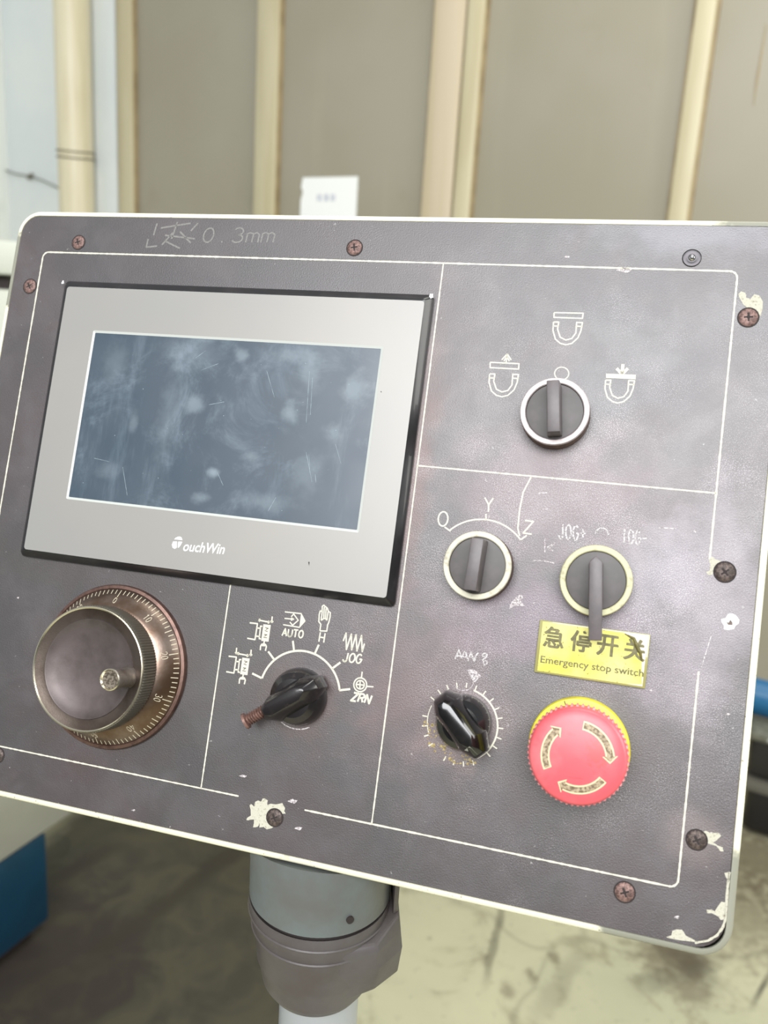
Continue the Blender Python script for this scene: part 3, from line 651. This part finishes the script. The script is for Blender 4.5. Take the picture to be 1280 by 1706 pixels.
# ------------------------------------------------------------------ touch screen unit
ts = thing('touch_screen', 'grey bezelled touch screen terminal with a scratched dark display on the panel', 'touch screen', on_panel(0, 0))
TH = 6.0
def rr4(a, r=2): return rrect(a[0], a[1], -a[3], -a[2], r, 4)
OX = (-26.3, 175.2, -28.6, 118.9); 
rings = [[(x, y, z) for x, y in rr4((OX[0]+d, OX[1]-d, OX[2]+d, OX[3]-d), max(2.5-d*.5, .6))] for d, z in ((0, 0), (0, 1.6), (1.0, 3.2), (3.4, TH-.3), (4.4, TH))]
G().loft(rings, cap0=True, cap1=True).build('case', BLK, ts, smooth=.35)
PX = (-21.2, 172.0, -23.9, 115.2)
g = G(); o4 = rr4(PX, 1.5); i4 = rr4((-1.3, 155.2, -1.2, 87.2), .8); n = len(o4)
g.add([(x, y, TH+.02) for x, y in o4]+[(x, y, TH+.35) for x, y in o4]+[(x, y, TH+.35) for x, y in i4]+[(x, y, TH-.3) for x, y in i4],
      [(k*n+i, k*n+(i+1) % n, (k+1)*n+(i+1) % n, (k+1)*n+i) for k in range(3) for i in range(n)])
g.build('bezel_film', BEZEL, ts)
g = G(); a4 = rr4((-1.3, 155.2, -1.2, 87.2), .8); b4 = rr4((-.1, 154.0, 0, 86), .4)
g.add([(x, y, TH+.38) for x, y in a4]+[(x, y, TH+.1) for x, y in b4], [(i, (i+1) % n, n+(i+1) % n, n+i) for i in range(n)]); g.build('screen_lip', LIP, ts, smooth=3)
g = G(); g.prism(rr4((-.1, 154.0, 0, 86), .4), TH-.2, TH+.12); scn = g.build('display', SCREEN, ts)
gs = G()
for q in ([(70,33),(78,31)],[(120,13),(122,38)],[(122,16),(123.5,34)],[(124,52),(129,66)],[(125.5,53),(127,60)],[(11,65),(20,66)],[(28,68),(33,82)],[(98,14),(104,27)],[(63,16),(72,12)],[(130,62),(131,66)],[(138,47),(142,56)],[(80,66),(84,72)],[(59,10),(64,6)],[(112,75),(109,82)]):
    gs.ribbon([(a, -b) for a, b in q], .16, TH+.15, jit=.6)
for _ in range(26):
    x, y = rr.uniform(4, 150), -rr.uniform(4, 82); s = rr.uniform(.12, .3); gs.poly([(x-s, y), (x, y-s), (x+s, y), (x, y+s)], TH+.15)
flat(gs, 'scratch_marks', mat('pale_scratch', '84939a', .5), scn, kind='stuff')
# maker's lettering on the bezel
def on_bez(x, y): q = pp(x, y, TH+.35); return q
a, b = on_bez(304, 918), on_bez(372.5, 923.5)
ang = math.atan2(b[1]-a[1], b[0]-a[0])
fontmesh('ouchWin', 'brand_lettering', WHITE, ts, Matrix.Translation((a[0]*.001, a[1]*.001, (TH+.45)*.001)) @ Matrix.Rotation(ang, 4, 'Z'), 4.9, math.hypot(b[0]-a[0], b[1]-a[1]), .22, .012)
cz = crop(270, 880, 10.667)
def cbz(Lp): return [pp(270+a/10.667, 880+b/10.667, TH+.35) for a, b in Lp]
g = G(); g.poly(cbz([(220,198),(245,170),(285,152),(320,148),(350,165),(366,212)]), TH+.45)
g.poly(cbz([(200,235),(270,235),(262,350),(225,368),(190,345),(178,295)]), TH+.45); g.poly(cbz([(290,238),(362,242),(335,300),(300,345),(278,345)]), TH+.45)
flat(g, 'brand_emblem', WHITE, ts)
gb = G(); gb.poly(rag([pp(634,652,TH+.35), pp(636,652,TH+.35), pp(636,654,TH+.35)], .1, 2), TH+.4); gb.poly(rag([pp(514,936,TH+.35), pp(516,936,TH+.35), pp(515,943,TH+.35)], .1, 2), TH+.4)
flat(gb, 'dark_specks', RECESS, ts, kind='stuff')
for x, y, s in ((-27.2, 27.2, 1.0), (174.0, 27.6, 1.2), (-3, 25.3, .6)): pass
g = G()
for x, y, s in ((-26.6, 27.2, .9), (174.2, 27.4, 1.2)): g.poly(rag([(x-s, y-s), (x+s, y-s*.6), (x+s*.5, y+s), (x-s*.6, y+s)], .2, 2), 3.4)
flat(g, 'corner_chips', mat('white_scuff', 'c9c9c9', .6), ts, kind='stuff')

# ------------------------------------------------------------------ handwheel
hw = thing('pulse_handwheel', 'round tarnished metal handwheel with graduated dial and small crank handle', 'handwheel', on_panel(36.4, 166.6))
def ring(g, prof, n=96, rf=None): return g.lathe(prof, n, rf=rf)
ring(G(), [(40.2, 0), (40.3, 1.6), (39.8, 2.6), (38.4, 3.0), (38.0, 2.4)]).build('base_ring', MAUVE, hw)
ring(G(), [(38.2, 2.2), (37.9, 3.0), (30.5, 9.8), (29.0, 10.3), (28, 9.8), (28, 8)]).build('dial', NICK, hw)
def dz(r): return 3.0+(37.9-r)*6.8/7.4+.05
g = G()
for k in range(100):
    q = R(90-3.6*k); r1 = 37.6; r0 = 34.2 if k % 10 == 0 else (34.9 if k % 5 == 0 else 35.6); w = .2
    cx, sx = math.cos(q), math.sin(q)
    g.add([(r0*cx+w*sx, r0*sx-w*cx, dz(r0)), (r1*cx+w*sx, r1*sx-w*cx, dz(r1)), (r1*cx-w*sx, r1*sx+w*cx, dz(r1)), (r0*cx-w*sx, r0*sx+w*cx, dz(r0))], [(0, 1, 2, 3)])
flat(g, 'graduation', TICK, hw, kind='stuff')
for k in range(10):
    txt = str(k*10); q = R(90-36*k); g = G(); wch = 1.35*len(txt)
    for s in strokes(txt, (-wch/2*1.3, 0), (wch/2*1.3, 0), (-wch/2*1.3, 2.5), .3):
        pts = []
        for x, y in s:
            r = 31.3+y; t_ = q-x/32.5; pts.append((r*math.cos(t_), r*math.sin(t_), dz(r)+.05))
        for (x0, y0, z0_), (x1, y1, z1_) in zip(pts, pts[1:]):
            d = Vector((x1-x0, y1-y0));
            if d.length < 1e-5: continue
            n_ = Vector((-d.y, d.x)).normalized()*.14
            g.add([(x0+n_.x, y0+n_.y, z0_), (x0-n_.x, y0-n_.y, z0_), (x1-n_.x, y1-n_.y, z1_), (x1+n_.x, y1+n_.y, z1_)], [(0, 1, 2, 3)])
    flat(g, 'numeral', TICK, hw)
ring(G(), [(28.9, 9.5), (29.0, 11.0), (29.6, 11.4), (29.6, 21.0), (29.2, 22.0)], 280, rf=lambda r, z, i: r+(.28 if i % 2 else -.18) if 11.2 < z < 22.1 else r).build('knurled_grip', KNURL, hw, smooth=.25)
ring(G(), [(29.0, 21.6), (29.5, 22.2), (29.3, 22.9), (28.8, 23.0), (28.3, 22.6)], 96).build('polished_rim', EDGE, hw)
ring(G(), [(28.5, 22.6), (26.5, 22.1), (24.5, 21.6), (23.4, 21.5)], 96).build('wheel_face', NICKD, hw)
ring(G(), [(23.6, 21.4), (23.3, 22.0), (22.9, 21.8), (22.0, 21.0), (18, 19.6), (12, 18.6), (6, 18.1), (.01, 18.0)], 96).build('dish', DISH, hw, smooth=1.2)
hd = G(); Th = Matrix.Translation((21.6, -.6, 0))
hd.lathe([(5.2, 19.5), (5.4, 21), (4.6, 22), (4.3, 26), (4.5, 32), (4.9, 35.0), (4.9, 36.6), (4.5, 37.1), (4.1, 36.7)], 32, T=Th); ho = hd.build('crank_handle', mat('satin_nickel_handle', '8b837c', .35, .7, c2='6c6058', sc_=120), hw)
hd = G(); hd.lathe([(4.6, 36.7), (4.9, 37.1), (4.5, 37.4), (4.0, 36.6)], 32, T=Th); hd.build('handle_rim', EDGE, ho)
hd = G(); hd.lathe([(4.1, 36.6), (2.5, 36.3), (1, 36.5), (.01, 36.5)], 24, T=Th); hd.build('end_cap', mat('worn_handle_end', '776e62', .6, .3, c2='3e3428', sc_=900, amt=(.4, .6)), ho)

# ------------------------------------------------------------------ selector switches
def selector(label, x, y, rot, long, rm, grp='selector switches on the panel'):
    s = thing('selector_switch', label, 'switch', on_panel(x, y), grp)
    G().lathe([(15.0, 0), (15.2, 1.0), (15.2, 7.0), (14.9, 8.2)], 64).build('collar', SKIRT, s)
    G().lathe([(15.0, 7.8), (15.05, 9.5), (14.7, 10.0), (12.9, 10.0), (12.5, 9.6), (12.6, 7.8)], 64).build('ring', rm, s)
    G().lathe([(12.5, 8.0), (12.3, 8.9), (11.9, 9.0), (.01, 9.0)], 64).build('turning_plate', SELB, s)
    T_ = Matrix.Rotation(rot, 4, 'Z'); g = G()
    if not long:
        g.loft([[(a*w/2, b, z) for a, b in ((-1, -11.3), (1, -11.3), (1, 11.3), (-1, 11.3))] for w, z in ((6.4, 8.8), (5.4, 20.0))], T=T_)
        g.build('lever', SEL, s, bevel=.5)
    else:
        o1 = [(-2.7, -24.8), (2.7, -24.8), (2.7, 7.3), (.4, 9.6), (-.4, 9.6), (-2.7, 7.3)]
        g.loft([[(a*1.08, max(b, -11.2) if z < 12 else b, z) for a, b in o1] for z in (8.8, 11.5)] , T=T_)
        g.loft([[(a, b, z) for a, b in o1] for z in (11.6, 20.5)], T=T_)
        g.build('long_lever', SEL, s, bevel=.45)
    return s
selector('selector switch with a dull silver ring below the magnet symbols', 237.4, 24.6, R(7), False, SILV)
selector('selector switch with a white ring and short lever under the Y mark', 211.7, 95.6, R(-2), False, CRING)
selector('selector switch with a long pointed lever reaching down over the yellow sign', 262.6, 95.9, R(5.5), True, YRING)

# ------------------------------------------------------------------ pointer knobs
def knob(name, label, x, y, rot, m, L1, L2, wid, skr):
    s = thing(name, label, 'knob', on_panel(x, y, 0, rot))
    G().lathe([(skr, .3), (skr, 3), (skr-.6, 6.5), (skr-1.8, 9.6), (skr-4.5, 11.5), (.01, 12)], 48).build('skirt', m, s, smooth=.5)
    w = wid/2
    b0 = [(-L1, -w*.45), (-L1*.65, -w), (L2*.55, -w*1.02), (L2, -w*.42), (L2, w*.42), (L2*.55, w*1.02), (-L1*.65, w), (-L1, w*.45)]
    b1 = [(-L1*.93, -w*.40), (-L1*.6, -w*.8), (L2*.5, -w*.8), (L2*.95, -w*.34), (L2*.95, w*.34), (L2*.5, w*.8), (-L1*.6, w*.8), (-L1*.93, w*.40)]
    b2 = [(-L1*.76, -w*.22), (-L1*.55, -w*.42), (L2*.38, -w*.42), (L2*.62, -w*.1), (L2*.62, w*.1), (L2*.38, w*.42), (-L1*.55, w*.42), (-L1*.76, w*.22)]
    G().loft([[(a, b, z) for a, b in q] for q, z in ((b0, 3.0), (b0, 8.5), (b1, 14.5), (b2, 20))]).build('pointer_grip', m, s, bevel=.55, smooth=.4)
    return s
k4 = knob('pointer_knob', 'glossy black pointer knob in a ring of tick marks left of the red button', 213.0, 164.6, R(-46), BAKE, 15.5, 15.5, 14.5, 12.3)
g = G(); g.add([(9.0, 0, 20.15), (9.2, -3.3, 17.3), (13.9, -.3, 14.9)], [(0, 1, 2)])
me = g.build('pointer_triangle', mat('worn_pale_triangle', 'aeb0a4', .5, c2='7f8078', sc_=900), k4, smooth=3)
me.location = (0.0, 0, .0006)
k5 = knob('mode_knob', 'black pointer knob with a rusty bolt through its end in the JOG scale', 135.6, 165.6, R(37), BAKED, 15.8, 15.2, 13.5, 13.2)
Tb = Matrix.Translation((-15.2, 1.6, 9.4)) @ Matrix.Rotation(R(-90+7), 4, 'Y') @ Matrix.Rotation(0, 4, 'Z')
prof = [(.01, -3)]
for i in range(8): prof += [(2.9, -.6+i*1.2), (2.75, -.3+i*1.2), (2.1, 0+i*1.2), (2.1, .3+i*1.2)]
prof += [(2.9, 9), (3.7, 9.2), (3.8, 10.4), (.01, 10.5)]
g = G(); g.lathe(prof, 20, T=Tb); g.build('rusty_bolt', mat('rusty_bolt_steel', '8a6a60', .5, .45, c2='5d463e', sc_=250), k5, label='rusty threaded bolt')
g = G(); g.loft([[(a, b, z) for a, b in q] for q, z in (([(3, -8), (9, -8.5), (11.5, -10.5), (4, -11.5), (-5, -11.8), (-8, -8)], 2.5), ([(3, -7), (8, -7.5), (9.5, -8.5), (4, -9.5), (-4, -10), (-6, -7)], 10.5))])
# grime ring under it
flat(G().ribbon(arc(135, -167, 13.9, 235, 300, 12), .5, Z), 'worn_arc', SCRATCH, panel)

# ------------------------------------------------------------------ emergency stop
es = thing('emergency_stop_button', 'red mushroom emergency stop button with twist arrows on a yellow collar', 'button', on_panel(263.0, 166.6))
G().lathe([(20.4, 0), (21.0, .6), (21.0, 5.6), (20.6, 6.6), (17.5, 7.2), (14.0, 7.2)], 72).build('collar', YEL, es)
q = R(113); g = G(); g.ribbon([(17.6*math.cos(q), 17.6*math.sin(q)), (20.3*math.cos(q), 20.3*math.sin(q))], .35, 7.0); flat(g, 'collar_split', RECESS, es)
G().lathe([(13.0, 6), (13.0, 14), (16, 16)], 48).build('stem', mat('dark_red_stem', '8a2a2c', .5), es)
def ct(r): return 28.6-1.9*(r/17.5)**2 if r < 17.5 else 26.7
G().lathe([(15.5, 15.2), (18.6, 16.4), (19.4, 18.5), (19.5, 22.5), (19.2, 24.6), (18.5, 26.0), (17.5, 26.75), (15, ct(15)), (12, ct(12)), (8, ct(8)), (4, ct(4)), (.01, ct(0))], 96).build('cap', REDP, es, smooth=1.2)
g = G()
for k in range(56):
    T_ = Matrix.Rotation(2*math.pi*k/56, 4, 'Z'); g.add([(19.2, -.55, 17.5), (20.0, -.35, 17.9), (20.0, .35, 17.9), (19.2, .55, 17.5), (19.2, -.55, 24.2), (19.9, -.35, 23.4), (19.9, .35, 23.4), (19.2, .55, 24.2)],
        [(0, 1, 5, 4), (1, 2, 6, 5), (2, 3, 7, 6), (4, 5, 6, 7), (0, 3, 2, 1)], T_)
g.build('grip_ridges', REDE, es, kind='stuff')
def arrow(a0, a1, r=12.6):
    for nm, w, z, m, par in (('arrow', 1.75, .05, ARWO, es), ('arrow_fill', 1.15, .10, ARW, None)):
        g = G(); n = 14; P = []; sg = -1 if a1 < a0 else 1; e = 3.2 if nm == 'arrow_fill' else 0
        aa, ab = a0+sg*e*.5, a1-sg*(13)
        for i in range(n+1):
            t_ = R(aa+(ab-aa)*i/n); P += [((r-w)*math.cos(t_), (r-w)*math.sin(t_), ct(r-w)+z), ((r+w)*math.cos(t_), (r+w)*math.sin(t_), ct(r+w)+z)]
        g.add(P, [(2*i, 2*i+1, 2*i+3, 2*i+2) for i in range(n)])
        hw_ = w+1.25; t0, t1 = R(ab), R(a1-sg*e)
        g.add([((r-hw_)*math.cos(t0), (r-hw_)*math.sin(t0), ct(r-hw_)+z), ((r+hw_)*math.cos(t0), (r+hw_)*math.sin(t0), ct(r+hw_)+z), ((r)*math.cos(t1), (r)*math.sin(t1), ct(r)+z)], [(0, 1, 2)])
        o = flat(g, nm, m, par or last[0]); last[0] = o
last = [None]
arrow(210, 126); arrow(86, -2); arrow(-33, -121)

# ------------------------------------------------------------------ yellow sign
sg_ = thing('emergency_sign', 'yellow sign plate reading Emergency stop switch with a peeled corner', 'sign', on_panel(240.8, 138.3))
sw_, sh_ = 46.4, 22.8
G().box(0, sw_, 0, sh_, 0.05, 1.9).build('plate', SIGNE, sg_, bevel=.35)
flat(G().poly([(1.4, .9), (sw_-1.2, .9), (sw_-1.2, sh_-.7), (1.4, sh_-.7)], 1.93), 'backing', SIGNB, sg_)
flat(G().poly([(1.4, .9), (sw_-8, .9), (sw_-1.4, 1.6), (sw_-2.2, 9), (sw_-2.6, 13.5), (sw_-4.4, 16.2), (sw_-5.8, 19.6), (sw_-9.5, 21.6), (sw_-11, sh_-.7), (1.4, sh_-.7)], 1.97), 'film', SIGN, sg_)
g = G(); g.tube([(sw_-10.5, 21.7, 2.2), (sw_-6.6, 20.2, 2.5), (sw_-5.0, 17.2, 2.7), (sw_-3.4, 14.6, 2.5), (sw_-2.4, 11.5, 2.2)], [.2, .7, .8, .7, .3], 8); g.build('curled_film_edge', INK, sg_)
def sp(x, y): q = pp(860+x/5.333, 1010+y/5.333, 2.0); return (q[0]-240.8, q[1]+138.3)
for ch, cx, cy in (('急', 338, 278), ('停', 578, 313), ('开', 815, 350), ('关', 1055, 388)):
    a = sp(cx, cy); fontmesh(ch, 'character', INK, sg_, Matrix.Translation(((a[0]-4.5)*.001, (a[1]-4.6)*.001, .00205)) @ Matrix.Rotation(0, 4, 'Z'), 9.0, 8.7, 0, .012, again=.35)
a, b = sp(215, 500), sp(1130, 628)
fontmesh('Emergency stop switch', 'lettering', INK, sg_, Matrix.Translation((a[0]*.001, (a[1]-1.0)*.001, .00205)) @ Matrix.Rotation(math.atan2(b[1]-a[1], b[0]-a[0]), 4, 'Z'), 4.0, b[0]-a[0], 0, .008, again=.12)

# ------------------------------------------------------------------ arm under the panel
qa = hit(533, 1492, PM.translation - pz_*.044, pz_)
dist = (qa-CPOS).dot(M.col[2] if False else (M @ Vector((0, 0, 1))))
rad = 118/F*dist
AX = Vector((qa.x, qa.y, 0)); hd_ = Vector((qa.x, qa.y, 0)); hd_ = (hd_-Vector((CPOS.x, CPOS.y, 0))).normalized(); fr = AX-hd_*rad
def hz(y, x=533): return hit(x, y, fr, hd_).z
z1, z2, z3, z4 = hz(1570), hz(1592), hz(1619), hz(1702)
ztop = hz(1380); z4 -= .009
print('arm', AX, rad, z1, z2, z3, z4, 'normal', pz_, 'f', hd_)
sd = Vector((0, 0, 1)).cross(hd_)*-1              # to the right seen from the camera
AM = Matrix((sd, hd_, Vector((0, 0, 1)))).transposed().to_4x4(); AM.translation = AX
arm = thing('support_arm', 'grey cast swivel joint and tube carrying the control panel from below', 'support arm', AM)
AMi = AM.inverted(); bp = AMi @ (PM @ Vector((0, -.2412, 0))); bn = (AMi.to_3x3() @ -py_).normalized()
def under(x, y, k=0): return bp.z - (bn.x*(x-bp.x)+bn.y*(y-bp.y))/bn.z - k
def ringz(r, z, n=72): return [(r*math.cos(2*math.pi*i/n), r*math.sin(2*math.pi*i/n), min(z, under(r*math.cos(2*math.pi*i/n), r*math.sin(2*math.pi*i/n), .0005))) for i in range(n)]
G().loft([ringz(rad*.985, z1+.0018), ringz(rad*.985, z1+.020), ringz(rad*1.0, z1+.028), ringz(rad*.985, 9)], cap0=False).build('upper_housing', HOUS, arm, 1, smooth=.5)
G().lathe([(rad*.93, z1+.004), (rad*.93, z1-.003)], 72).build('joint_gap', RECESS, arm, 1)
G().lathe([(rad*.94, z1-.001), (rad*.985, z1), (rad*.99, z1-.002), (rad*.985, z2), (rad*.945, z2-.004), (rad*.94, z3), (rad*.885, z3-.005), (rad*.86, (z3+z4)/2), (rad*.83, z4+.016), (rad*.77, z4+.005), (rad*.68, z4), (.01, z4)], 72).build('lower_housing', HOUSL, arm, 1, smooth=.35)
for r_, z_ in ((.985, z2+.001), (.94, z3+.001)):
    G().lathe([(rad*r_-.002, z_-.0012), (rad*r_+.0002, z_-.0008), (rad*r_+.0006, z_), (rad*r_+.0002, z_+.0006), (rad*r_-.002, z_+.0012)], 72).build('clamp_band', HOUSL, arm, 1)
# clamp block on the right side of the joint
kx = rad*1.05
def blk(k, f): return [(.30*rad, -.86*rad*f), (.74*rad*k, -.74*rad*f), (kx*k, -.34*rad*f), (kx*k, .5*rad), (.3*rad, .8*rad)]
g = G(); g.loft([[(x, y, z4+.008+(.006 if x > .5*rad else 0)) for x, y in blk(1.10, .80)], [(x, y, z4+.03) for x, y in blk(1.13, .97)], [(x, y, z3-.004) for x, y in blk(1.10, .99)], [(x, y, z3+.004) for x, y in blk(1.09, 1.04)], [(x, y, z1-.003-(.006 if x < .8*rad else 0)) for x, y in blk(1.05, 1.0)]])
g.build('clamp_block', HOUSL, arm, 1, bevel=.0012, smooth=.25)
g = G(); bb = [(rad*1.015, -.36*rad), (kx*1.04, -.30*rad), (kx*1.04, .5*rad), (rad*1.015, .5*rad)]
g.loft([[(x, y, z1-.004) for x, y in bb], [(x, y, under(x, y, .001)) for x, y in bb]]); g.build('clamp_ear', HOUSL, arm, 1, bevel=.0015)
g = G(); q = R(-66); g.lathe([(.0018, -.0015), (.0018, .001), (.01e-3, .001)], 16, T=Matrix.Translation((rad*.99*math.cos(q), rad*.99*math.sin(q), z1+.010)) @ Matrix.Rotation(q, 4, 'Z') @ Matrix.Rotation(R(90), 4, 'Y')); g.build('grub_screw', RECESS, arm, 1)
pr2 = 64/F*(dist*1.06)
G().tube([(rad*.06, 0, z4+.01), (rad*.06, 0, .02)], pr2, 40).build('tube', PIPEM, arm, 1)
G().lathe([(.01, .02), (.12, .02), (.12, 0), (.01, 0)], 40, T=Matrix.Translation((rad*.06, 0, 0))).build('foot_flange', HOUS, arm, 1)
